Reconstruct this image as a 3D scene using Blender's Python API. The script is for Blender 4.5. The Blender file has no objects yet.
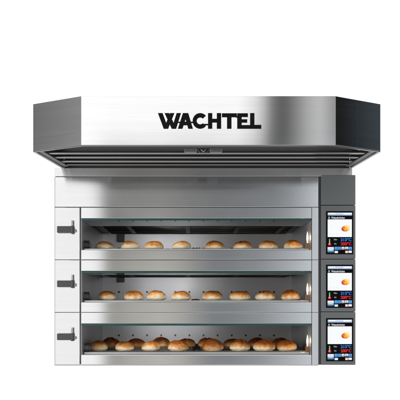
import bpy, bmesh, math, random
from mathutils import Vector, Matrix
random.seed(7)
C = bpy.context.scene.collection
S = 0.0053; Z0 = 0.3445; D0 = 5.0
# ---- plan measures: lengths on the oven front are in units of 5.3 mm
def X(x): return (x-200)*S
def Z(y): return (300-y)*S+Z0
def PX(x, Y): return (x-200)*S*Y/D0
def PZ(y, Y): return (300-y)*S*Y/D0+Z0

# ------------------------------------------------------------------ materials
def newmat(name):
    m = bpy.data.materials.new(name); m.use_nodes = True
    return m, m.node_tree, m.node_tree.nodes['Principled BSDF']
def steel(name, base=(.8,.8,.8), rough=.12, bump=.012, along='X', metallic=1.0, aniso=0.0, var=.03):
    m, t, b = newmat(name)
    b.inputs['Metallic'].default_value = metallic
    if aniso:
        b.inputs['Anisotropic'].default_value = aniso
        tv = t.nodes.new('ShaderNodeCombineXYZ'); tv.inputs[2].default_value = 1.0; t.links.new(tv.outputs[0], b.inputs['Tangent'])
    tc = t.nodes.new('ShaderNodeTexCoord'); mp = t.nodes.new('ShaderNodeMapping')
    mp.inputs['Scale'].default_value = (2.5, 320, 320) if along == 'X' else (2.5, 2.5, 320)
    n = t.nodes.new('ShaderNodeTexNoise'); n.inputs['Scale'].default_value = 1; n.inputs['Detail'].default_value = 3
    t.links.new(tc.outputs['Object'], mp.inputs['Vector']); t.links.new(mp.outputs[0], n.inputs['Vector'])
    n2 = t.nodes.new('ShaderNodeTexNoise'); n2.inputs['Scale'].default_value = 5; n2.inputs['Detail'].default_value = 4
    t.links.new(tc.outputs['Object'], n2.inputs['Vector'])
    mr = t.nodes.new('ShaderNodeMapRange'); mr.inputs['To Min'].default_value = rough*.85; mr.inputs['To Max'].default_value = rough*1.2
    t.links.new(n2.outputs['Fac'], mr.inputs['Value']); t.links.new(mr.outputs[0], b.inputs['Roughness'])
    mx = t.nodes.new('ShaderNodeMix'); mx.data_type = 'RGBA'
    mx.inputs[6].default_value = tuple(c*(1-var) for c in base)+(1,); mx.inputs[7].default_value = tuple(min(1, c*(1+var)) for c in base)+(1,)
    mp3 = t.nodes.new('ShaderNodeMapping'); mp3.inputs['Scale'].default_value = (.9, 34, 34) if along == 'X' else (.9, .9, 40)
    n4 = t.nodes.new('ShaderNodeTexNoise'); n4.inputs['Scale'].default_value = 1; n4.inputs['Detail'].default_value = 5; n4.inputs['Roughness'].default_value = .65  # broad base-colour bands imitate streaky reflections on brushed steel
    t.links.new(tc.outputs['Object'], mp3.inputs['Vector']); t.links.new(mp3.outputs[0], n4.inputs['Vector'])
    av = t.nodes.new('ShaderNodeMath'); av.operation = 'ADD'; t.links.new(n.outputs['Fac'], av.inputs[0]); t.links.new(n4.outputs['Fac'], av.inputs[1])
    hv = t.nodes.new('ShaderNodeMapRange'); hv.inputs['From Min'].default_value = .65; hv.inputs['From Max'].default_value = 1.35; t.links.new(av.outputs[0], hv.inputs['Value'])
    t.links.new(hv.outputs[0], mx.inputs[0]); t.links.new(mx.outputs[2], b.inputs['Base Color'])
    if bump:
        bp = t.nodes.new('ShaderNodeBump'); bp.inputs['Strength'].default_value = bump; bp.inputs['Distance'].default_value = .01
        t.links.new(n.outputs['Fac'], bp.inputs['Height']); t.links.new(bp.outputs[0], b.inputs['Normal'])
    return m
def plain(name, base, rough=.5, metallic=0, noise=.08, scale=60, spec=.5):
    m, t, b = newmat(name)
    b.inputs['Metallic'].default_value = metallic; b.inputs['Roughness'].default_value = rough
    b.inputs['Specular IOR Level'].default_value = spec
    tc = t.nodes.new('ShaderNodeTexCoord'); n = t.nodes.new('ShaderNodeTexNoise'); n.inputs['Scale'].default_value = scale
    n.inputs['Detail'].default_value = 4
    t.links.new(tc.outputs['Object'], n.inputs['Vector'])
    mx = t.nodes.new('ShaderNodeMix'); mx.data_type = 'RGBA'
    mx.inputs[6].default_value = tuple(c*(1-noise) for c in base)+(1,); mx.inputs[7].default_value = tuple(c*(1+noise) for c in base)+(1,)
    t.links.new(n.outputs['Fac'], mx.inputs[0]); t.links.new(mx.outputs[2], b.inputs['Base Color'])
    return m
def emit(name, col, st=1.0):
    m, t, b = newmat(name)
    b.inputs['Base Color'].default_value = (0.01,0.01,0.01,1); b.inputs['Roughness'].default_value = .3
    b.inputs['Specular IOR Level'].default_value = .15
    b.inputs['Emission Color'].default_value = tuple(col)+(1,); b.inputs['Emission Strength'].default_value = st
    return m

M = {}
M['steel'] = steel('brushed_steel', rough=.080, bump=.0020, var=.035, aniso=.95)
M['panel'] = steel('satin_panel_steel', (.775,.775,.78), rough=.11, bump=.0015, aniso=.95)
M['neck'] = steel('satin_neck_steel', (.76,.76,.76), rough=.13, bump=.003, aniso=.96)
M['fascia'] = steel('satin_fascia_steel', rough=.075, bump=.0020, var=.035, aniso=.95)
M['corner'] = steel('brushed_corner_steel', (.80,.80,.80), rough=.07, bump=.003, var=.12, aniso=.9, along='XY')
M['hood_steel'] = steel('brushed_hood_steel', (.82,.82,.82), rough=.062, bump=.0025, var=.04, aniso=.9)
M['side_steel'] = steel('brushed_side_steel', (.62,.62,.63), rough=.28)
M['liner'] = steel('chamber_sheet', (.42,.42,.435), rough=.40, metallic=.65, bump=.004)
M['slat'] = steel('filter_steel', (.33,.32,.31), rough=.2, bump=.003)
M['rim'] = steel('hood_rim_steel', (.22,.22,.225), rough=.3)
M['dark'] = plain('dark_gap', (.035,.035,.037), .6)
M['seam'] = plain('grey_seam', (.22,.22,.23), .6)
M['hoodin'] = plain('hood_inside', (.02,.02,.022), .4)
M['black'] = plain('black_enamel', (.012,.012,.013), .35)
M['ceiling'] = plain('dark_metal', (.05,.048,.045), .35, metallic=.8)  # even dark grey metal for chamber ceilings and crumbs
M['tube'] = steel('heater_steel', (.36,.35,.32), rough=.3)
M['stone'] = plain('baking_stone', (.30,.29,.27), .8, noise=.2, scale=90)
M['lip'] = steel('lip_steel', (.62,.62,.62), rough=.28)
M['letter'] = plain('black_lettering', (.003,.003,.003), .6, spec=.08)
M['handle'] = plain('dark_plastic', (.032,.032,.028), .42, noise=.15, scale=200)
M['column'] = plain('grey_paint', (.096,.103,.105), .34, noise=.05, scale=300)
M['knurl'] = plain('worn_grey_metal', (.09,.09,.095), .4, metallic=.5, noise=.5, scale=120)
M['grille'] = plain('grey_grille', (.22,.22,.21), .6, noise=.3, scale=400)
M['screenglass'] = plain('screen_glass', (.003,.003,.004), .12, spec=.06)
M['pin'] = plain('pin_metal', (.26,.27,.28), .38, metallic=.7)
M['lamp'] = emit('lamp_glow', (1,.92,.84), 2.2)
M['ambersock'] = emit('lamp_amber_glow', (.50,.23,.08), .35)
m, t, b = newmat('green_edged_glass'); M['glass'] = m
b.inputs['Base Color'].default_value = (.80,.95,.95,1); b.inputs['Roughness'].default_value = .02
b.inputs['Transmission Weight'].default_value = 1.0; b.inputs['IOR'].default_value = 1.52
m, t, b = newmat('glass_edge'); M['gedge'] = m
b.inputs['Base Color'].default_value = (.014,.058,.056,1); b.inputs['Roughness'].default_value = .12

def crust(name, top, mid, low, dark=0.0):
    m, t, b = newmat(name)
    b.inputs['Roughness'].default_value = .42; b.inputs['Specular IOR Level'].default_value = .45
    b.inputs['Subsurface Weight'].default_value = .08; b.inputs['Subsurface Radius'].default_value = (.02,.01,.005); b.inputs['Subsurface Scale'].default_value = .3
    tc = t.nodes.new('ShaderNodeTexCoord'); sp = t.nodes.new('ShaderNodeSeparateXYZ')
    t.links.new(tc.outputs['Object'], sp.inputs[0])
    n = t.nodes.new('ShaderNodeTexNoise'); n.inputs['Scale'].default_value = 34; n.inputs['Detail'].default_value = 6; n.inputs['Roughness'].default_value = .6
    oi = t.nodes.new('ShaderNodeObjectInfo'); ad = t.nodes.new('ShaderNodeVectorMath'); ad.operation = 'ADD'
    sc = t.nodes.new('ShaderNodeMath'); sc.operation = 'MULTIPLY'; sc.inputs[1].default_value = 7.0
    t.links.new(oi.outputs['Random'], sc.inputs[0]); t.links.new(tc.outputs['Object'], ad.inputs[0]); t.links.new(sc.outputs[0], ad.inputs[1])
    t.links.new(ad.outputs[0], n.inputs['Vector'])
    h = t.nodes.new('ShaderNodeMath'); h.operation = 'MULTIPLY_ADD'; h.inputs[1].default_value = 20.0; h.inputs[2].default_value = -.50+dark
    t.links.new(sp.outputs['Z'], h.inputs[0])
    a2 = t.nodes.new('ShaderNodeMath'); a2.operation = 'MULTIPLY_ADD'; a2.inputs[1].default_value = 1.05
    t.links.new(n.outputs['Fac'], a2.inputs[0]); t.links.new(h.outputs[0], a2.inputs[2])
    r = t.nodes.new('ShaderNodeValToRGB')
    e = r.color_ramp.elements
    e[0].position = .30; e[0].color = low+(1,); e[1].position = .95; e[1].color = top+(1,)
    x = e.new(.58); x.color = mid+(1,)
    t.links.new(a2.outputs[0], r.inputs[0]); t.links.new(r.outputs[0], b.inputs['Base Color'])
    at = t.nodes.new('ShaderNodeAttribute'); at.attribute_name = 'crust_tone'
    a3 = t.nodes.new('ShaderNodeMath'); a3.operation = 'ADD'; t.links.new(a2.outputs[0], a3.inputs[0]); t.links.new(at.outputs['Fac'], a3.inputs[1])
    t.links.new(a3.outputs[0], r.inputs[0])
    bp = t.nodes.new('ShaderNodeBump'); bp.inputs['Strength'].default_value = .5; bp.inputs['Distance'].default_value = .004
    n3 = t.nodes.new('ShaderNodeTexNoise'); n3.inputs['Scale'].default_value = 150; n3.inputs['Detail'].default_value = 5
    t.links.new(ad.outputs[0], n3.inputs['Vector'])
    t.links.new(n3.outputs['Fac'], bp.inputs['Height']); t.links.new(bp.outputs[0], b.inputs['Normal'])
    return m
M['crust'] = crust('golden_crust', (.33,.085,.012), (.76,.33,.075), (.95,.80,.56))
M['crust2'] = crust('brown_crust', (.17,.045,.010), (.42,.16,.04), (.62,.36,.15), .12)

# ------------------------------------------------------------------ mesh helpers
class MB:
    def __init__(s): s.bm = bmesh.new(); s.mats = []
    def mi(s, m):
        if m not in s.mats: s.mats.append(m)
        return s.mats.index(m)
    def _fin(s, geo, m, bev=0, seg=2):
        i = s.mi(m)
        fs = set(f for v in geo for f in v.link_faces)
        for f in fs: f.material_index = i
        if bev > 0:
            es = list(set(e for v in geo for e in v.link_edges))
            r = bmesh.ops.bevel(s.bm, geom=es, offset=bev, segments=seg, affect='EDGES', profile=.5)
            for f in r['faces']: f.material_index = i
    def box(s, x0, x1, y0, y1, z0, z1, m, bev=0.0012, seg=2):
        if x0 > x1: x0, x1 = x1, x0
        if z0 > z1: z0, z1 = z1, z0
        g = bmesh.ops.create_cube(s.bm, size=1)['verts']
        for v in g: v.co = Vector(((x0+x1)/2+v.co.x*(x1-x0), (y0+y1)/2+v.co.y*(y1-y0), (z0+z1)/2+v.co.z*(z1-z0)))
        s._fin(g, m, bev, seg); return s
    def cyl(s, p0, p1, r, m, seg=20, r2=None, bev=0):
        p0, p1 = Vector(p0), Vector(p1); d = p1-p0
        g = bmesh.ops.create_cone(s.bm, cap_ends=True, segments=seg, radius1=r, radius2=r if r2 is None else r2, depth=d.length)['verts']
        q = d.to_track_quat('Z', 'Y').to_matrix().to_4x4(); T = Matrix.Translation((p0+p1)/2) @ q
        for v in g: v.co = T @ v.co
        s._fin(g, m, 0)
        if bev:
            es = [e for e in set(e for v in g for e in v.link_edges) if len(e.link_faces) == 2 and any(len(f.verts) > 4 for f in e.link_faces)]
            r_ = bmesh.ops.bevel(s.bm, geom=es, offset=bev, segments=3, affect='EDGES', profile=.5)
            for f in r_['faces']: f.material_index = s.mi(m)
        return s
    def prism(s, pts, axis, a, b, m, bev=0):
        # pts 2D polygon; axis 'z': (x,y) extruded in z; 'y': (x,z) extruded in y
        def mk(p, h): return (p[0], p[1], h) if axis == 'z' else (p[0], h, p[1])
        lo = [s.bm.verts.new(mk(p, a)) for p in pts]; hi = [s.bm.verts.new(mk(p, b)) for p in pts]
        n = len(pts); i = s.mi(m); fs = [s.bm.faces.new(lo), s.bm.faces.new(hi[::-1])]
        for k in range(n): fs.append(s.bm.faces.new((lo[k], hi[k], hi[(k+1) % n], lo[(k+1) % n])))
        for f in fs: f.material_index = i
        bmesh.ops.recalc_face_normals(s.bm, faces=fs)
        if bev: s._fin(lo+hi, m, bev)
        return s
    def build(s, name, parent=None, smooth=False):
        me = bpy.data.meshes.new(name); s.bm.normal_update(); s.bm.to_mesh(me); s.bm.free()
        for m in s.mats: me.materials.append(M[m])
        if smooth:
            for p in me.polygons: p.use_smooth = True
        o = bpy.data.objects.new(name, me); C.objects.link(o)
        if parent: o.parent = parent; 
        return o
def empty(name, loc, label, cat, parent=None, group=None):
    o = bpy.data.objects.new(name, None); C.objects.link(o); o.empty_display_size = .05
    o.location = loc
    if label: o['label'] = label
    if cat: o['category'] = cat
    if group: o['group'] = group
    return o
def put(o, parent):   # keep world coordinates of a mesh built in world space
    o.parent = parent
    w = parent.location.copy(); p = parent.parent
    while p: w += p.location; p = p.parent
    o.location = -w
    return o
def origin(o):        # move a mesh object's origin to the centre of its bounds (mesh built in world space)
    me = o.data; c = sum((v.co for v in me.vertices), Vector())/len(me.vertices)
    for v in me.vertices: v.co -= c
    o.location = o.location + c
    return o

# ================================================================== OVEN
oven = empty('deck_oven', (X(204), 5.5, Z(365)), 'stainless steel three-deck baking oven with black handles and touch screens, under the hood', 'oven')
def P(mb, name, smooth=False, label=None):
    o = put(mb.build(name, None, smooth), oven)
    if label: o['label'] = label
    return o
TOPS = [207.2, 259.8, 312.4]; BOT = 365.0
YF = 5.0; YB = 6.15; YR = 6.075           # front plane, casing back, chamber rear wall
g = .22                                    # half a seam

# casing blocks (dark carcass behind the panels)
c = MB()
c.box(X(54.9), X(80.6), 5.016, YB, Z(BOT-.4), Z(207.4), 'seam', 0)
c.box(X(311.9), X(318.9), 5.016, YB, Z(BOT-.4), Z(207.4), 'seam', 0)
c.box(X(319.2), X(354.6), 5.022, YB, Z(BOT-.4), Z(176.4), 'dark', 0)
for i, t0 in enumerate(TOPS):
    top = (t0+.4) if i == 0 else t0-52.6+43.4
    c.box(X(80.8), X(311.7), 5.016, YB, Z(t0+10.3), Z(top), 'seam', 0)
c.box(X(80.8), X(311.7), 5.016, YB, Z(BOT-.4), Z(TOPS[2]+43.4), 'seam', 0)
c.box(X(54.9), X(318.9), 5.014, YB, Z(207.0), Z(177.4), 'seam', 0)
c.box(X(80.8), X(311.7), YR+.012, YB-.002, Z(BOT-1), Z(208), 'seam', 0)
P(c, 'carcass')
# outer skins
P(MB().box(X(54.45), X(54.9)-.0005, 5.0, YB+.01, Z(BOT), Z(176.9), 'side_steel', .0006), 'side_panel')
P(MB().box(X(354.65), X(355.05), 5.024, YB+.01, Z(BOT), Z(176.9), 'side_steel', .0006), 'side_panel')
P(MB().box(X(54.5), X(352.2), 5.03, YB+.008, Z(176.85), Z(176.45), 'side_steel', .0006), 'roof_panel')
P(MB().box(X(55.0), X(354.6), YB+.001, YB+.012, Z(BOT), Z(177), 'side_steel', .0006), 'back_panel')
P(MB().box(X(54.5), X(318.5), 5.0005, 5.0135, Z(BOT+.45), Z(BOT+.02), 'seam', .0005), 'base_strip')
# neck and fascia
zb_hood = .704+Z0
P(MB().box(X(54.5), X(352.2), YF, 5.60, Z(176.4), zb_hood-.0046, 'neck', .0012), 'neck_panel')
P(MB().box(X(54.95), X(318.4), YF-.001, 5.0125, Z(206.9), Z(176.95), 'fascia', .0014), 'fascia_panel')
# service panels and handles
for i, t0 in enumerate(TOPS):
    P(MB().box(X(54.95), X(79.75), YF-.001, 5.0125, Z(t0+52.6-g), Z(t0+g), 'panel', .0014), 'service_panel')
    Yh = 4.983
    cy = t0 + (229.5, 283.8, 336.8)[i] - t0
    h = MB()
    zc = PZ(cy, Yh)
    h.box(PX(57.2, Yh), PX(71.4, Yh), Yh-.012, Yh+.012, zc-.0172, zc+.0172, 'handle', .003, 3)
    xp = PX(72.3, Yh)
    h.box(PX(70.9, Yh), PX(73.9, Yh), Yh-.011, Yh+.013, zc-.0225, zc+.0195, 'handle', .004, 3)
    ho = P(h, 'door_handle')
    zt = zc+.044
    p = MB().cyl((xp, Yh+.002, zc+.010), (xp, Yh+.002, zt), .0068, 'pin', 20, bev=.004)
    p.cyl((PX(75.0, Yh), Yh+.005, zc-.006), (PX(75.0, Yh), YF+.004, zc-.006), .0075, 'pin', 20)
    p.box(PX(73.8, Yh), PX(75.8, Yh), Yh, Yh+.012, zc-.014, zc+.003, 'pin', .002)
    po = p.build('spindle'); po.parent = ho

# door frames
for i, t0 in enumerate(TOPS):
    P(MB().box(X(81.1), X(311.5), YF-.001, 5.0155, Z(t0+11.15), Z(t0+g), 'steel', .0014), 'door_rail')
    P(MB().box(X(81.1), X(311.5), YF-.001, 5.0155, Z(t0+52.6-g), Z(t0+42.7), 'steel', .0016), 'door_rail')
    P(MB().box(X(311.45), X(312.05), 5.0008, 5.0155, Z(t0+52.6-g), Z(t0+g), 'dark', 0), 'joint_filler')  # added dark filler standing in for the shade of the open joint
    P(MB().box(X(312.0)+.0003, X(318.4), YF-.001, 5.0155, Z(t0+52.6-g), Z(t0+g), 'steel', .0006), 'door_stile')

# baking chambers
for i, t0 in enumerate(TOPS):
    ch = MB()
    xl, xr = X(81.6), X(311.3)
    zc, zf = Z(t0+10.4), Z(t0+43.0)
    def quad(a, b, cc, d, m):
        vs = [ch.bm.verts.new(v) for v in (a, b, cc, d)]; f = ch.bm.faces.new(vs); f.material_index = ch.mi(m)
    ch.box(xl-.004, xl, 5.017, YR+.01, zf, zc, 'liner', 0)
    ch.box(xr, xr+.0015, 5.017, YR+.01, zf, zc, 'liner', 0)
    ch.box(xl+.0002, xr-.0002, YR, YR+.010, zf, zc, 'liner', 0)
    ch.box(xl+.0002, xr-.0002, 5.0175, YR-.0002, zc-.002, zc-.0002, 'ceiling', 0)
    ch.box(xl+.0002, xr-.0002, 5.0165, YR-.0002, zf+.0003, zf+.003, 'lip', 0)
    for k in range(-4, 8):                 # black discs standing in for the shade inside vent holes
        px = 175.3+14.1*k
        ch.cyl((PX(px, YR), YR-.003, Z(t0+30.5)), (PX(px, YR), YR+.001, Z(t0+30.5)), .0068, 'black', 14)
    P(ch, 'baking_chamber')
    # baking stone, front edge set back a little
    P(MB().box(X(82.6), X(310.4), 5.075, YR-.003, zf+.0035, Z(t0+40.5), 'stone', .002).box(X(82.4), X(310.6), 5.068, 5.0745, zf+.0035, Z(t0+40.6), 'lip', .0015), 'baking_stone')
    # glass door swung in under the ceiling
    gp = MB().box(X(82.3), X(310.7), 5.003, 5.37, Z(t0+13.3), Z(t0+11.6), 'glass', .0)
    gl = P(gp, 'glass_door')
    ge = MB().box(X(82.3), X(310.7), 4.9995, 5.0027, Z(t0+13.2), Z(t0+11.45), 'gedge', .0008)
    eo = ge.build('glass_edge'); eo.parent = gl
    # heaters under the ceiling
    for Yt in (5.44, 5.56, 5.70, 5.86, 6.0):
        o = P(MB().cyl((X(90), Yt, Z(t0+11.7)), (X(304), Yt, Z(t0+11.7)), .0055, 'tube', 14), 'heating_element', True)
    hp = MB()
    hp.box(X(92), X(303), YR-.03, YR-.002, Z(t0+12.9), Z(t0+11.0), 'black', .001)
    for px in (121, 186, 242, 292):
        hp.box(X(px-2.5), X(px+2.5), 5.40, YR-.032, Z(t0+12.5), Z(t0+10.85), 'black', .001)
    hp.box(X(92), X(93.2), 5.40, YR-.032, Z(t0+13.2), Z(t0+10.85), 'tube', .001)
    P(hp, 'heater_bracket')
    # black sensor box on the rear wall (left)
    if i < 2:
        P(MB().box(PX(117.8, YR), PX(125, YR), YR-.05, YR-.0005, PZ(241.6 if i == 0 else 282.2, YR-.05), Z(t0+13.0), 'black', .002), 'sensor_box')
    # left dark cap by the opening
    P(MB().cyl((X(81.7), 5.12, Z(t0+37.0)), (X(86.5), 5.12, Z(t0+37.0)), .026, 'knurl', 28, bev=.004).box(X(81.7), X(88.2), 5.108, 5.132, Z(t0+39.6), Z(t0+34.5), 'knurl', .003), 'bearing_cap')
    # lamp at the right
    Yl = 5.09
    lx = PX(307.4, Yl)
    lamp_socket = P(MB().box(PX(305.6, Yl), PX(308.6, Yl), Yl-.006, Yl+.012, Z(t0+40.4), Z(t0+34.8), 'ambersock', .002), 'lamp_socket')
    tb = MB().cyl((lx, Yl, Z(t0+34.8)), (lx, Yl, Z(t0+30.6)), .0028, 'lamp', 14, r2=.0052)
    tb.cyl((lx, Yl, Z(t0+30.6)), (lx, Yl, Z(t0+27.6)), .0052, 'lamp', 14, r2=.0048)
    tb.cyl((lx, Yl, Z(t0+27.6)), (lx, Yl, Z(t0+23.2)), .0048, 'lamp', 14, r2=.0012)
    bo = tb.build('bulb', None, True); bo.parent = lamp_socket
    L = bpy.data.lights.new('chamber_lamp_light', 'POINT'); L.energy = .10; L.color = (1,.72,.42); L.shadow_soft_size = .01
    lo = bpy.data.objects.new('chamber_lamp_light', L); lo.location = (lx-.02, Yl+.02, Z(t0+29)); C.objects.link(lo)

    A_ = bpy.data.lights.new('chamber_fill_light', 'AREA'); A_.shape = 'RECTANGLE'; A_.size = 60*S; A_.size_y = .012; A_.energy = (.30, .30, .26)[i]; A_.color = (1,.98,.97); A_.spread = math.radians(75)  # unseen area light added to brighten the chamber's rear wall
    ao = bpy.data.objects.new('chamber_fill_light', A_); ao.location = (X(160), 5.03, Z(t0+14.4)); ao.rotation_euler = (math.radians(85), 0, 0); C.objects.link(ao)

# control column
YC = 4.988
P(MB().box(X(318.9), X(320.9), 5.004, 5.0205, Z(BOT-.2), Z(177.2), 'dark', 0), 'column_gap_strip')
P(MB().box(X(321), X(355.1), YC, 5.02, Z(205.1), Z(175.3), 'column', .0018), 'column_cap')
SEAMS = [205.4, 259.2, 311.8, 365.0]
SCR = [211.4, 264.8, 318.1]
def text_mesh(s, x0, x1, y0, y1, Y, mat, name, bold=.0, parent=None):
    cu = bpy.data.curves.new(name, 'FONT'); cu.body = s; cu.size = 1; cu.offset = bold
    to = bpy.data.objects.new(name, cu); C.objects.link(to)
    bpy.context.view_layer.update()
    me = bpy.data.meshes.new_from_object(to.evaluated_get(bpy.context.evaluated_depsgraph_get()))
    bpy.data.objects.remove(to)
    xs = [v.co.x for v in me.vertices]; ys = [v.co.y for v in me.vertices]
    ax, bx, ay, by = min(xs), max(xs), min(ys), max(ys)
    for v in me.vertices:
        v.co = Vector((X(x0)+(v.co.x-ax)/(bx-ax)*(X(x1)-X(x0)), Y, Z(y1)+(v.co.y-ay)/(by-ay)*(Z(y0)-Z(y1))))
    me.materials.clear(); me.materials.append(M[mat])
    o = bpy.data.objects.new(name, me); C.objects.link(o)
    if parent: o.parent = parent
    return o
for k, v in {'e_white':(.93,.95,.97), 'e_bar':(.62,.72,.86), 'e_barlo':(.33,.45,.66), 'e_grey':(.62,.65,.72), 'e_txt':(.85,.85,.88), 'e_blue':(.02,.22,.75), 'e_sky':(.10,.38,.80),
             'e_red':(.80,.012,.02), 'e_green':(.12,.45,.12), 'e_pink':(.75,.45,.45), 'e_orange':(.95,.42,.03), 'e_yellow':(1,.72,.2), 'e_brown':(.55,.06,.01), 'e_faint':(.80,.83,.88), 'e_label':(.30,.30,.32), 'e_steelblue':(.28,.42,.58), 'e_dkblue':(.03,.09,.2)}.items():
    M[k] = emit(k.replace('e_', 'screen_'), v)
m, t, b = newmat('bread_picture'); M['picture'] = m
b.inputs['Base Color'].default_value = (.01,.01,.01,1); b.inputs['Specular IOR Level'].default_value = .1; b.inputs['Emission Strength'].default_value = 1
tc = t.nodes.new('ShaderNodeTexCoord'); n = t.nodes.new('ShaderNodeTexNoise'); n.inputs['Scale'].default_value = 75; n.inputs['Detail'].default_value = 2
t.links.new(tc.outputs['Object'], n.inputs['Vector'])
sp = t.nodes.new('ShaderNodeSeparateXYZ'); t.links.new(tc.outputs['Object'], sp.inputs[0])
a = t.nodes.new('ShaderNodeMath'); a.operation = 'MULTIPLY_ADD'; a.inputs[1].default_value = 14; t.links.new(sp.outputs['X'], a.inputs[0]); t.links.new(n.outputs['Fac'], a.inputs[2])
a2 = t.nodes.new('ShaderNodeMath'); a2.operation = 'MULTIPLY_ADD'; a2.inputs[1].default_value = 16; t.links.new(sp.outputs['Z'], a2.inputs[0]); t.links.new(a.outputs[0], a2.inputs[2])
rp = t.nodes.new('ShaderNodeValToRGB'); e = rp.color_ramp.elements
e[0].position = .12; e[0].color = (.45,.03,.005,1); e[1].position = .85; e[1].color = (1,.85,.5,1)
q = e.new(.30); q.color = (.85,.16,.01,1); q = e.new(.52); q.color = (1,.52,.06,1)
t.links.new(a2.outputs[0], rp.inputs[0]); t.links.new(rp.outputs[0], b.inputs['Emission Color'])
def ell(mb, cx, cy, rx, ry, Y, m, rot=0, n=28):
    pts = []
    for q in range(n):
        a = 2*math.pi*q/n; u, w = rx*math.cos(a), ry*math.sin(a)
        pts.append((X(cx+u*math.cos(rot)-w*math.sin(rot)), Z(cy+u*math.sin(rot)+w*math.cos(rot))))
    vs = [mb.bm.verts.new((p[0], Y, p[1])) for p in pts]; f = mb.bm.faces.new(vs); f.material_index = mb.mi(m)
    f.normal_update()
    if f.normal.y > 0: f.normal_flip()
def rect(mb, x0, x1, y0, y1, Y, m): return mb.box(X(x0), X(x1), Y, Y+.0004, Z(y1), Z(y0), m, 0)
for i in range(3):
    cp = P(MB().box(X(321), X(355.1), YC, 5.02, Z(SEAMS[i+1]-.25), Z(SEAMS[i]+.25), 'column', .0018), 'control_panel')
    y = SCR[i]
    YS = YC-.0025
    a = MB().box(X(325.7), X(352.8), YS, YC+.001, Z(y+43), Z(y), 'screenglass', .001); a = a.build('display'); a.parent = cp
    Y1 = YS-.0006; Y2 = YS-.0012; Y3 = YS-.0018
    def sub(mb, n):
        o = mb.build(n); o.parent = cp; return o
    b_ = MB(); rect(b_, 327.4, 351.6, y+1.5, y+3.2, Y1, 'e_bar'); rect(b_, 327.4, 351.6, y+3.2, y+4.4, Y1, 'e_barlo'); rect(b_, 329, 335, y+2.0, y+3.0, Y2, 'e_white'); rect(b_, 343, 350.5, y+1.8, y+3.4, Y2, 'e_white'); sub(b_, 'status_bar')
    text_mesh('01  Weizenbrötchen', 327.9, 344.3, y+5.5, y+7.6, Y1, 'e_txt', 'recipe_title', .01, cp)
    b_ = MB(); rect(b_, 327.3, 351.4, y+8.2, y+25.8, Y1, 'e_white'); sub(b_, 'recipe_pane')
    text_mesh('Start', 329, 332, y+13, y+14.2, Y2, 'e_faint', 'pane_text', 0, cp)
    text_mesh('00:18  min', 329, 338.5, y+22, y+23.8, Y2, 'e_faint', 'pane_text', 0, cp)
    bpo = MB(); ell(bpo, 345.6, y+17.1, 4.7, 3.1, Y2, 'picture', -.25); bpo = origin(sub(bpo, 'bread_picture'))
    b_ = MB(); rect(b_, 328.6, 329.8, y+27.6, y+31.6, Y1, 'e_green'); rect(b_, 328.9, 329.5, y+29.6, y+32.6, Y2, 'e_pink'); ell(b_, 329.2, y+33.0, 1.5, 1.4, Y2, 'e_red'); ell(b_, 328.9, y+32.7, .7, .6, Y3, 'e_pink'); sub(b_, 'thermometer_symbol')
    text_mesh('Ober', 333.4, 336.8, y+27.5, y+29.0, Y1, 'e_grey', 'reading_label', .0, cp)
    text_mesh('Ist', 334.0, 336.0, y+31.7, y+33.2, Y1, 'e_grey', 'reading_label', .0, cp)
    text_mesh('213°C', 340.3, 351.0, y+26.8, y+30.0, Y1, 'e_blue', 'temperature_reading', .03, cp)
    text_mesh('200°C', 340.3, 351.0, y+30.9, y+34.1, Y1, 'e_red', 'temperature_reading', .03, cp)
    b_ = MB(); rect(b_, 327.2, 333.4, y+35.8, y+38.4, Y1, 'e_faint'); rect(b_, 327.2, 333.4, y+38.4, y+40.2, Y1, 'e_steelblue'); rect(b_, 327.2, 333.4, y+40.2, y+41.4, Y1, 'e_dkblue'); ell(b_, 330.2, y+38.0, 1.8, 1.3, Y2, 'e_bar'); sub(b_, 'touch_icon')
    for (x0, x1, ya, yb, cm, cm2) in ((334.2,337.3,35.6,38.5,'e_sky','e_blue'), (337.8,340.6,35.6,38.5,'e_sky','e_blue'), (341.2,344,35.6,38.2,'e_faint','e_label'), (344.6,347.9,35.6,38.0,'e_faint','e_label'), (348.4,351.4,35.6,38.5,'e_sky','e_blue'),
                             (334.2,337.6,39.6,41.8,'e_bar','e_white'), (344.8,347.6,39.4,41.8,'e_pink','e_white'), (348.0,351.4,39.4,41.6,'e_faint','e_white')):
        b_ = MB(); rect(b_, x0, x1, y+ya, y+yb, Y1, cm); ell(b_, (x0+x1)/2, y+(ya+yb)/2+.3, (x1-x0)*.28, (yb-ya)*.28, Y2, cm2); sub(b_, 'touch_icon')

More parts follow.
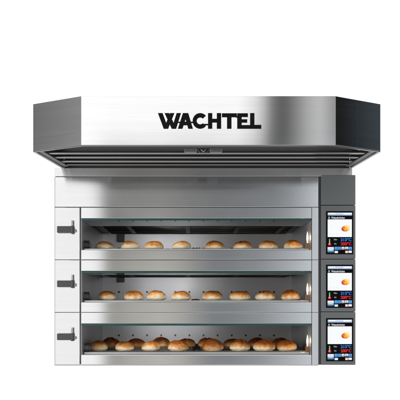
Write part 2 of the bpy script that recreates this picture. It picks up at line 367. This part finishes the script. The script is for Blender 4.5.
# ================================================================== HOOD
hood = empty('extractor_hood', (X(204), 5.0, .700+Z0), 'brushed steel extraction hood with black WACHTEL lettering above the oven', 'extractor hood')
def H(mb, name, smooth=False): return put(mb.build(name, None, smooth), hood)
zb, zt = .704+Z0, .926+Z0
out = [(-.753-.022*.0-.0, 5.62), (-.733, 5.60)]
O = [(-.735, 5.60), (-.735, 5.0), (-.789, 4.46), (-.539, 4.284), (.6155, 4.284), (.853, 4.46), (.810, 5.0), (.810, 5.60)]
th = .012
def inset(poly, d):
    n = len(poly); res = []
    for k in range(n):
        if k == 0: a, b2 = Vector(poly[0]), Vector(poly[1]); dr = (b2-a).normalized(); nr = Vector((-dr.y, dr.x)); res.append(a+nr*d); continue
        if k == n-1: a, b2 = Vector(poly[-2]), Vector(poly[-1]); dr = (b2-a).normalized(); nr = Vector((-dr.y, dr.x)); res.append(b2+nr*d); continue
        p0, p1, p2 = Vector(poly[k-1]), Vector(poly[k]), Vector(poly[k+1])
        d1 = (p1-p0).normalized(); d2 = (p2-p1).normalized(); n1 = Vector((-d1.y, d1.x)); n2 = Vector((-d2.y, d2.x))
        m_ = (n1+n2); m_ *= d/(1+n1.dot(n2)); res.append(p1+m_)
    return [tuple(p) for p in res]
I = inset(O, th)
def wall(k, m, name):
    H(MB().prism([O[k], O[k+1], I[k+1], I[k]], 'z', zb, zt, m, .0006), name)
wall(3, 'hood_steel', 'front_panel')
wall(2, 'corner', 'corner_panel'); wall(4, 'corner', 'corner_panel')
wall(1, 'hood_steel', 'side_panel'); wall(5, 'hood_steel', 'side_panel')
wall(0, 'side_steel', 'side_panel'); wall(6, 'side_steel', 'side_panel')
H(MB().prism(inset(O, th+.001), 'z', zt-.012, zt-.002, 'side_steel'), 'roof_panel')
# rolled bottom flange
I2 = inset(O, th+.0005); I3 = inset(O, th+.030)
fl = MB()
for k in range(1, 6): fl.prism([I2[k], I2[k+1], I3[k+1], I3[k]], 'z', zb+.001, zb+.005, 'rim' if k == 3 else 'hoodin')
H(fl, 'bottom_flange')
rt = MB()
for k in range(1, 6): rt.prism([O[k], O[k+1], I[k+1], I[k]], 'z', zb-.0042, zb-.0003, 'rim')
H(rt, 'rim_trim')
inner = inset(O, th+.0015)
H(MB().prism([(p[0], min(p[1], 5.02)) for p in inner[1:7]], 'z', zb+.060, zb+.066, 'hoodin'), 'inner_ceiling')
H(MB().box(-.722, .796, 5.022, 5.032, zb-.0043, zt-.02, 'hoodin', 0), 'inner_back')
def xin(Y, side):      # inner side of the hood wall at depth Y
    if side < 0:
        return -.539-(Y-4.284)/.176*.25 if Y < 4.46 else -.789+(Y-4.46)/.54*.054
    return .6155+(Y-4.284)/.176*.2375 if Y < 4.46 else .853-(Y-4.46)/.54*.043
for (Yv, dz, hh) in ((4.575, .006, .010), (4.70, .005, .010), (4.83, .004, .010), (4.935, .003, .006)):
    s_ = MB().box(xin(Yv+.03, -1)+.016, xin(Yv+.03, 1)-.016, Yv, Yv+.026, zb+dz, zb+dz+hh, 'slat', .003, 3)
    H(s_, 'filter_slat', True)
# small ribbed grey plate under the front edge
Yg = 4.44
gl = MB()
gl.box(PX(184.5, Yg), PX(196.5, Yg), Yg, Yg+.02, PZ(152.3, Yg), PZ(148.7, Yg), 'grille', .001)
gl.box(PX(210, Yg), PX(222, Yg), Yg, Yg+.02, PZ(152.3, Yg), PZ(148.7, Yg), 'grille', .001)
for q in range(11):
    for x0 in (185.2, 210.7):
        x_ = PX(x0+q, Yg); gl.box(x_, x_+.0018, Yg-.0015, Yg+.001, PZ(152.1, Yg), PZ(148.9, Yg), 'slat', 0)
gl.prism([(PX(196.7, Yg), PZ(148.4, Yg)), (PX(209.8, Yg), PZ(148.4, Yg)), (PX(206.6, Yg), PZ(152.6, Yg)), (PX(200, Yg), PZ(152.6, Yg))], 'y', Yg, Yg+.02, 'black')
gl.prism([(PX(200.2, Yg), PZ(149.6, Yg)), (PX(202, Yg), PZ(149.6, Yg)), (PX(203.6, Yg), PZ(151.4, Yg)), (PX(205, Yg), PZ(149.6, Yg)), (PX(206.2, Yg), PZ(149.6, Yg)), (PX(204, Yg), PZ(152.2, Yg)), (PX(202.9, Yg), PZ(152.2, Yg))], 'y', Yg-.0012, Yg, 'grille')
H(gl, 'badge_plate')
# screws on the underside flange right
for sx, sy in ((.80, 4.458), (.745, 4.42)):
    H(MB().cyl((sx, sy, zb-.002), (sx, sy, zb+.004), .005, 'pin', 12), 'fixing_screw')
# narrow vertical joint on the right corner panel
f_ = .48
jx, jy = .6155+(.853-.6155)*f_, 4.284+.176*f_
nx, ny = .595, -.803; tx, ty = .803, .595
H(MB().prism([(jx-tx*.0015+nx*.0004, jy-ty*.0015+ny*.0004), (jx+tx*.0015+nx*.0004, jy+ty*.0015+ny*.0004), (jx+tx*.0015-nx*.002, jy+ty*.0015-ny*.002), (jx-tx*.0015-nx*.002, jy-ty*.0015-ny*.002)], 'z', zb+.002, zt-.002, 'black'), 'panel_joint')

# lettering
YL = 4.284
def lx_(x): return PX(x, YL)
def lz_(y): return PZ(y, YL)
T, B_ = 113.2, 128.7
def letter(polys):
    mb = MB()
    for k, p in enumerate(polys): mb.prism([(lx_(a), lz_(b)) for a, b in p], 'y', YL-.004-.0002*k, YL+.0008, 'letter')
    o = H(mb, 'letter'); return o
def bar(a, b, w): return [(a[0]-w/2, a[1]), (a[0]+w/2, a[1]), (b[0]+w/2, b[1]), (b[0]-w/2, b[1])]
letter([bar((160.3,T),(166.0,B_),4.7), bar((172.2,T),(166.0,B_),4.3), bar((166.9,T),(174.0,B_),4.6), bar((178.8,T),(174.0,B_),4.3)])
letter([bar((185.2,T),(180.2,B_),4.6), bar((186.0,T),(190.6,B_),4.6), [(178.2,121.8),(193.2,121.8),(193.2,123.0),(178.2,123.0)], [(181.5,122.4),(189.5,122.4),(189.9,125.2),(180.9,125.2)]])
cp_ = []
for q in range(25):
    a = math.radians(42+276*q/24); cp_.append(a)
cx, cy, ro, ri = 200.2, (T+B_)/2, 7.75, 3.5
segs = []
for q in range(24):
    a, b2 = cp_[q], cp_[q+1]
    segs.append([(cx+ro*.98*math.cos(a), cy-ro*math.sin(a)), (cx+ro*.98*math.cos(b2), cy-ro*math.sin(b2)), (cx+ri*math.cos(b2), cy-ri*math.sin(b2)), (cx+ri*math.cos(a), cy-ri*math.sin(a))])
mb = MB()
for p in segs: mb.prism([(lx_(a), lz_(b)) for a, b in p], 'y', YL-.004, YL+.0008, 'letter')
mb.prism([(lx_(a), lz_(b)) for a, b in [(203.5,124.0),(208.2,124.0),(208.2,125.3),(203.5,125.3)]], 'y', YL-.0045, YL+.0008, 'letter')
H(mb, 'letter')
R4 = lambda x0, x1, y0, y1: [(x0,y0),(x1,y0),(x1,y1),(x0,y1)]
letter([R4(208,212.3,T,B_), R4(216.8,221.2,T,B_), R4(211.8,217.2,118.9,122.5)])
letter([R4(221.9,236.9,T+.2,117.2), R4(227.0,231.5,116.8,B_)])
letter([R4(237.2,241.7,T+.2,B_), R4(241.2,247.9,T+.2,117.0), R4(241.2,247.2,119.4,122.6), R4(241.2,250.3,125.2,B_), R4(236.0,238.0,116.2,117.6)])
letter([R4(250.1,254.4,T,B_), R4(254.0,261.3,125.0,B_)])

# ================================================================== ROLLS
def roll_mesh(seed, w, d, h, crease):
    rnd = random.Random(seed); bm = bmesh.new()
    bmesh.ops.create_uvsphere(bm, u_segments=64, v_segments=40, radius=1); bm.verts.index_update()
    ph = [rnd.uniform(0, 6.28) for _ in range(8)]
    tone = {}; off_ = rnd.uniform(-.10, .12); gx, gy = rnd.uniform(-.12,.12), rnd.uniform(-.1,.1)
    for v in bm.verts:
        x, y, z = v.co; tn = off_+gx*x+gy*y
        # boxier plan
        r = math.hypot(x, y)
        lump = 1+.025*math.sin(3*x+ph[0])+.03*math.sin(2.3*y+ph[1])+.02*math.sin(5*x+4*y+ph[2])+.012*math.sin(9*x-7*z+ph[3])
        zz = (math.copysign(abs(z)**.85, z)+.25*0)
        if zz < 0: zz = max(zz*.55, -.36)
        px, py = x*lump, y*lump
        if zz < -.2: px *= .93; py *= .93
        pz = zz+.36
        if crease and z > 0:
            u = x*math.cos(crease)+y*math.sin(crease); w_ = -x*math.sin(crease)+y*math.cos(crease)
            cr = math.exp(-((u+.05*math.sin(4*w_+ph[4]))/.085)**2)*max(0, 1-w_*w_*1.1)
            lip_ = math.exp(-((u-.2)/.12)**2)*max(0, 1-w_*w_*1.1)+.7*math.exp(-((u+.22)/.14)**2)*max(0, 1-w_*w_*1.1)
            pz -= .24*cr; pz += .09*lip_; tn += .28*lip_-.35*cr
        pz *= 1+.05*math.sin(2.4*x+ph[5])+.03*math.sin(4*y+ph[6])
        tone[v.index] = tn
        v.co = Vector((px*w/2, py*d/2, max(0, pz)*h/1.36))
    for f in bm.faces: f.smooth = True
    me = bpy.data.meshes.new('bread_roll'); bm.to_mesh(me); bm.free()
    at = me.attributes.new('crust_tone', 'FLOAT', 'POINT'); at.data.foreach_set('value', [tone[k] for k in range(len(me.vertices))]); return me
ordn = ['first', 'second', 'third', 'fourth', 'fifth', 'sixth', 'seventh', 'eighth']
def roll(px, wpx, Yr, t0, hpx, mat, label, group, seed, crease=0, rz=0, dep=.115):
    me = roll_mesh(seed, wpx*S*Yr/D0, dep, hpx*S*Yr/D0, crease); me.materials.append(M[mat])
    o = bpy.data.objects.new('bread_roll', me); C.objects.link(o)
    o.location = (PX(px, Yr), Yr, Z(t0+40.5)+.0004); o.rotation_euler = (0, 0, rz)
    o['label'] = label; o['category'] = 'bread roll'; o['group'] = group
rows = [
 ([(104.5,19.2),(130.5,21),(154.2,19.6),(181.5,20.2),(215,20.2),(242.5,19.6),(268.2,19.8),(293.2,19.8)], 'top'),
 ([(107.2,19.2),(134,19.4),(156.8,21),(181,20.6),(212.3,21.6),(239.8,20.6),(265.2,20.6),(290.6,20.6)], 'middle'),
 ([(98.6,18.6),(124.8,19.4),(150.6,19.0),(178,22.8),(213,22),(239.8,22.0),(264,22.4),(287,21.4)], 'bottom')]
HT = [[8.4,8.5,9.0,8.7,9.0,8.8,9.0,9.2], [9.2,9.2,9.6,8.8,9.6,9.4,9.2,9.6], [9.6,9.4,9.6,10.4,11.2,10.8,10.6,10.4]]
CR = [[0,2.6,1.4,0,0,2.8,1.2,.5], [0,1.3,0,2.4,1.5,0,2.9,.6], [0,2.7,0,.5,1.2,.7,.6,.7]]
for r, (lst, nm) in enumerate(rows):
    for k, (px, w) in enumerate(lst):
        side = f'{ordn[k]} from the left' if k < 4 else f'{ordn[7-k]} from the right'
        side = side.replace('first from the left', 'leftmost').replace('first from the right', 'rightmost')
        extra = {(0,7):' beside the lamp', (1,7):' beside the lamp', (2,7):' beside the lamp'}.get((r, k), '')
        where = f'{nm} deck' + (' front row' if r == 2 else '')
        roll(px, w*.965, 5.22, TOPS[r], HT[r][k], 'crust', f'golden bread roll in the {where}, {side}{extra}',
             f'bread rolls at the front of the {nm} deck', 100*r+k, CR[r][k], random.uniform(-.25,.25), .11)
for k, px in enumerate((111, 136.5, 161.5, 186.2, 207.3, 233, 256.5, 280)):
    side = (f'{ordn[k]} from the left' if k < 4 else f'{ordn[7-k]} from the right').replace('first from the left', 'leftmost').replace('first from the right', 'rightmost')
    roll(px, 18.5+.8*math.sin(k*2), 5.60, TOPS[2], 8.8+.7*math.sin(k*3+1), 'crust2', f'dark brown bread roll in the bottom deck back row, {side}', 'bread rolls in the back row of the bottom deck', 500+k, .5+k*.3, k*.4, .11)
# crumbs at the centre of each stone
for r, n in ((0, 10), (1, 16), (2, 70)):
    bm = bmesh.new(); rn = random.Random(r+3)
    for q in range(n):
        sz = rn.uniform(.0022, .0058); sp = 3.6 if r < 2 else 4.2
        Yc = rn.uniform(5.09, 5.16) if r < 2 else rn.uniform(5.2, 5.5)
        stack = 0 if r < 2 else rn.choice([0,0,1,2])
        g_ = bmesh.ops.create_icosphere(bm, subdivisions=1, radius=sz)['verts']
        off = Vector((PX(rn.gauss(195.5, sp*.55), Yc), Yc, Z(TOPS[r]+40.5)+sz*.7+stack*.006))
        for v in g_: v.co = v.co*rn.uniform(.7, 1.25)+off
    me = bpy.data.meshes.new('crumbs'); bm.to_mesh(me); bm.free(); me.materials.append(M['crust2'])
    me.materials[0] = M['ceiling']
    o = bpy.data.objects.new('crumbs', me); C.objects.link(o)
    o['label'] = f'dark burnt crumbs scattered at the middle of the {rows[r][1]} deck stone'; o['category'] = 'crumbs'; o['kind'] = 'stuff'

# ================================================================== WORLD: white surround; front bands shaped to give the steel its reflections
w = bpy.data.worlds.new('World'); bpy.context.scene.world = w; w.use_nodes = True
t = w.node_tree; bg = t.nodes['Background']; N = t.nodes; Lk = t.links
tc = N.new('ShaderNodeTexCoord'); sp = N.new('ShaderNodeSeparateXYZ'); Lk.new(tc.outputs['Generated'], sp.inputs[0])
def math_(op, a, b=None, c=None, clamp=False):
    n = N.new('ShaderNodeMath'); n.operation = op; n.use_clamp = clamp
    for k, v in enumerate((a, b, c)):
        if v is None: continue
        if isinstance(v, (int, float)): n.inputs[k].default_value = v
        else: Lk.new(v, n.inputs[k])
    return n.outputs[0]
def ramp(fac, stops):
    r = N.new('ShaderNodeValToRGB'); e = r.color_ramp.elements
    r.color_ramp.interpolation = 'EASE' if False else 'LINEAR'
    stops = sorted(stops)
    while len(e) < len(stops): e.new(.5)
    for k, (p, c) in enumerate(stops):
        e[k].position = p
        if isinstance(c, (int, float)): c = (c, c, c)
        e[k].color = tuple(c)+(1,)
    Lk.new(fac, r.inputs[0]); return r.outputs[0]
def mix(f, a, b):
    n = N.new('ShaderNodeMix'); n.data_type = 'RGBA'; n.clamp_factor = True
    if isinstance(f, (int, float)): n.inputs[0].default_value = f
    else: Lk.new(f, n.inputs[0])
    for k, v in ((6, a), (7, b)):
        if isinstance(v, tuple): n.inputs[k].default_value = v+(1,)
        else: Lk.new(v, n.inputs[k])
    return n.outputs[2]
x, y, z = sp.outputs
ay = math_('MAXIMUM', math_('ABSOLUTE', y), .001)
u = math_('DIVIDE', x, ay); v = math_('DIVIDE', z, ay)
fu = math_('MULTIPLY_ADD', u, 2.5, .5, True)            # u -.2...2 -> 0..1
def row(st):                                            # (front unit x, value)
    return ramp(fu, [(((px-200)*.00106+.2)/.4, c) for px, c in st])
def be(k): return (k, k*.975, k*.90)
def bl(k): return (k*.93, k*.985, k*1.04)
G = 1.3
A = row([(30,1.1),(97,1.1),(102,.85),(107,be(.42)),(113,be(.34)),(130,be(.45)),(160,be(.54)),(180,be(.47)),(196,.33),(212,bl(.24)),(230,bl(.25)),(262,bl(.34)),(295,bl(.56)),(312,bl(.72)),(319,bl(.62)),(340,.5)])
B = row([(30,1.1),(92,1.1),(98,.8),(104,.25),(110,.15),(135,.20),(155,.24),(190,.17),(215,bl(.14)),(250,bl(.19)),(290,bl(.33)),(310,bl(.55)),(319,bl(.75)),(350,.5)])
Cc = row([(30,1.1),(85,1.1),(97,.75),(108,.25),(120,.09),(160,.07),(240,bl(.08)),(270,bl(.16)),(295,bl(.40)),(320,bl(.7)),(355,bl(.8))])
Dd0 = row([(20,1.22),(90,1.22),(150,1.18),(190,1.10),(235,1.10),(252,.85),(262,.55),(271,.20),(280,.10),(287,.12),(296,.24),(308,.45),(320,.58),(329,.40),(338,.24),(350,.2)])
Dd1 = row([(20,1.24),(90,1.24),(240,1.2),(255,.95),(263,.66),(271,.24),(280,.11),(287,.13),(296,.26),(308,.48),(320,.62),(329,.44),(338,.26),(350,.2)])
f1 = math_('MULTIPLY_ADD', v, 1/.045, -.045/.045, True)   # A->B from .045 to .09
f2 = math_('MULTIPLY_ADD', v, 1/.018, -.112/.018, True)   # B->C
f3 = math_('MULTIPLY_ADD', v, 1/.012, -.146/.012, True)   # C->D
Dd = mix(math_('MULTIPLY_ADD', v, 1/.03, -.165/.03, True), Dd0, Dd1)
F = mix(f3, mix(f2, mix(f1, A, B), Cc), Dd)
az = math_('MULTIPLY_ADD', math_('ARCTAN2', x, math_('MULTIPLY', y, -1.0)), .5/math.pi, .5, True)
W = 1.06
def q_(a): return a*.5+.5
side = ramp(az, [(0,W),(q_(-.62),W),(q_(-.55),.5),(q_(-.475),.10),(q_(-.452),.15),(q_(-.446),.19),(q_(-.440),.27),(q_(-.436),.23),(q_(-.431),.30),(q_(-.41),.36),(q_(-.36),1.1),(q_(-.14),1.15),(q_(-.05),1.08),
                 (q_(.07),.55),(q_(.16),.6),(q_(.36),.5),(q_(.42),.06),(q_(.449),.010),(q_(.455),.010),(q_(.459),(.028,.034,.042)),(q_(.463),(.045,.056,.066)),(q_(.469),(.060,.074,.086)),(q_(.50),(.055,.070,.084)),(q_(.56),.6),(q_(.62),W),(1,W)])
front = math_('MULTIPLY', math_('LESS_THAN', y, 0.0), math_('MULTIPLY_ADD', math_('ABSOLUTE', u), -1/.03, .215/.03, True))
front = math_('MULTIPLY', front, math_('MULTIPLY_ADD', v, -1/.08, .34/.08, True))
front = math_('MULTIPLY', front, math_('MULTIPLY_ADD', v, 1/.05, .15/.05, True))
col = mix(front, side, F)
up = math_('MULTIPLY_ADD', z, 1/.2, -.32/.2, True)
col = mix(up, col, (1.5,1.5,1.5))
zen = math_('MULTIPLY_ADD', math_('ABSOLUTE', z), 1/.25, -.62/.25, True)  # dark poles added so steel edges reflect as dark lines
dn = math_('MULTIPLY_ADD', z, -1/.15, -.20/.15, True)
col = mix(dn, col, (W,W,W))
col = mix(zen, col, (.38,.38,.39))
Lk.new(col, bg.inputs['Color']); bg.inputs['Strength'].default_value = 1.0
w.cycles.sampling_method = 'MANUAL'; w.cycles.sample_map_resolution = 2048

def fill_light(name, loc, target, sx, sy, power, colr):  # unseen area lights added in front to brighten the rolls
    l = bpy.data.lights.new(name, 'AREA'); l.shape = 'RECTANGLE'; l.size = sx; l.size_y = sy; l.energy = power; l.color = colr
    o = bpy.data.objects.new(name, l); C.objects.link(o); o.location = loc
    o.rotation_euler = (Vector(target)-Vector(loc)).to_track_quat('-Z', 'Y').to_euler()
fill_light('added_fill_left', (-3.3, 1.4, Z0+.35), (0, 5.1, Z0+.1), 1.2, 1.0, 95, (1,.985,.96))
fill_light('added_fill_right', (3.3, 1.2, Z0+.45), (0, 5.1, Z0+.1), 1.0, .9, 26, (.97,.99,1))

# ================================================================== CAMERA
cam = bpy.data.cameras.new('camera'); co = bpy.data.objects.new('camera', cam); C.objects.link(co)
co.location = (0, 0, Z0); co.rotation_euler = (math.radians(90), 0, 0)
cam.sensor_width = 36; cam.lens = 36*5/(400*S); cam.shift_y = .25; cam.shift_x = 0
cam.clip_start = .1; cam.clip_end = 200
sc = bpy.context.scene; sc.camera = co
sc.view_settings.view_transform = 'Standard'; sc.view_settings.look = 'None'; sc.view_settings.exposure = 0; sc.view_settings.gamma = 1
sc.cycles.max_bounces = 12; sc.cycles.glossy_bounces = 8; sc.cycles.transmission_bounces = 8
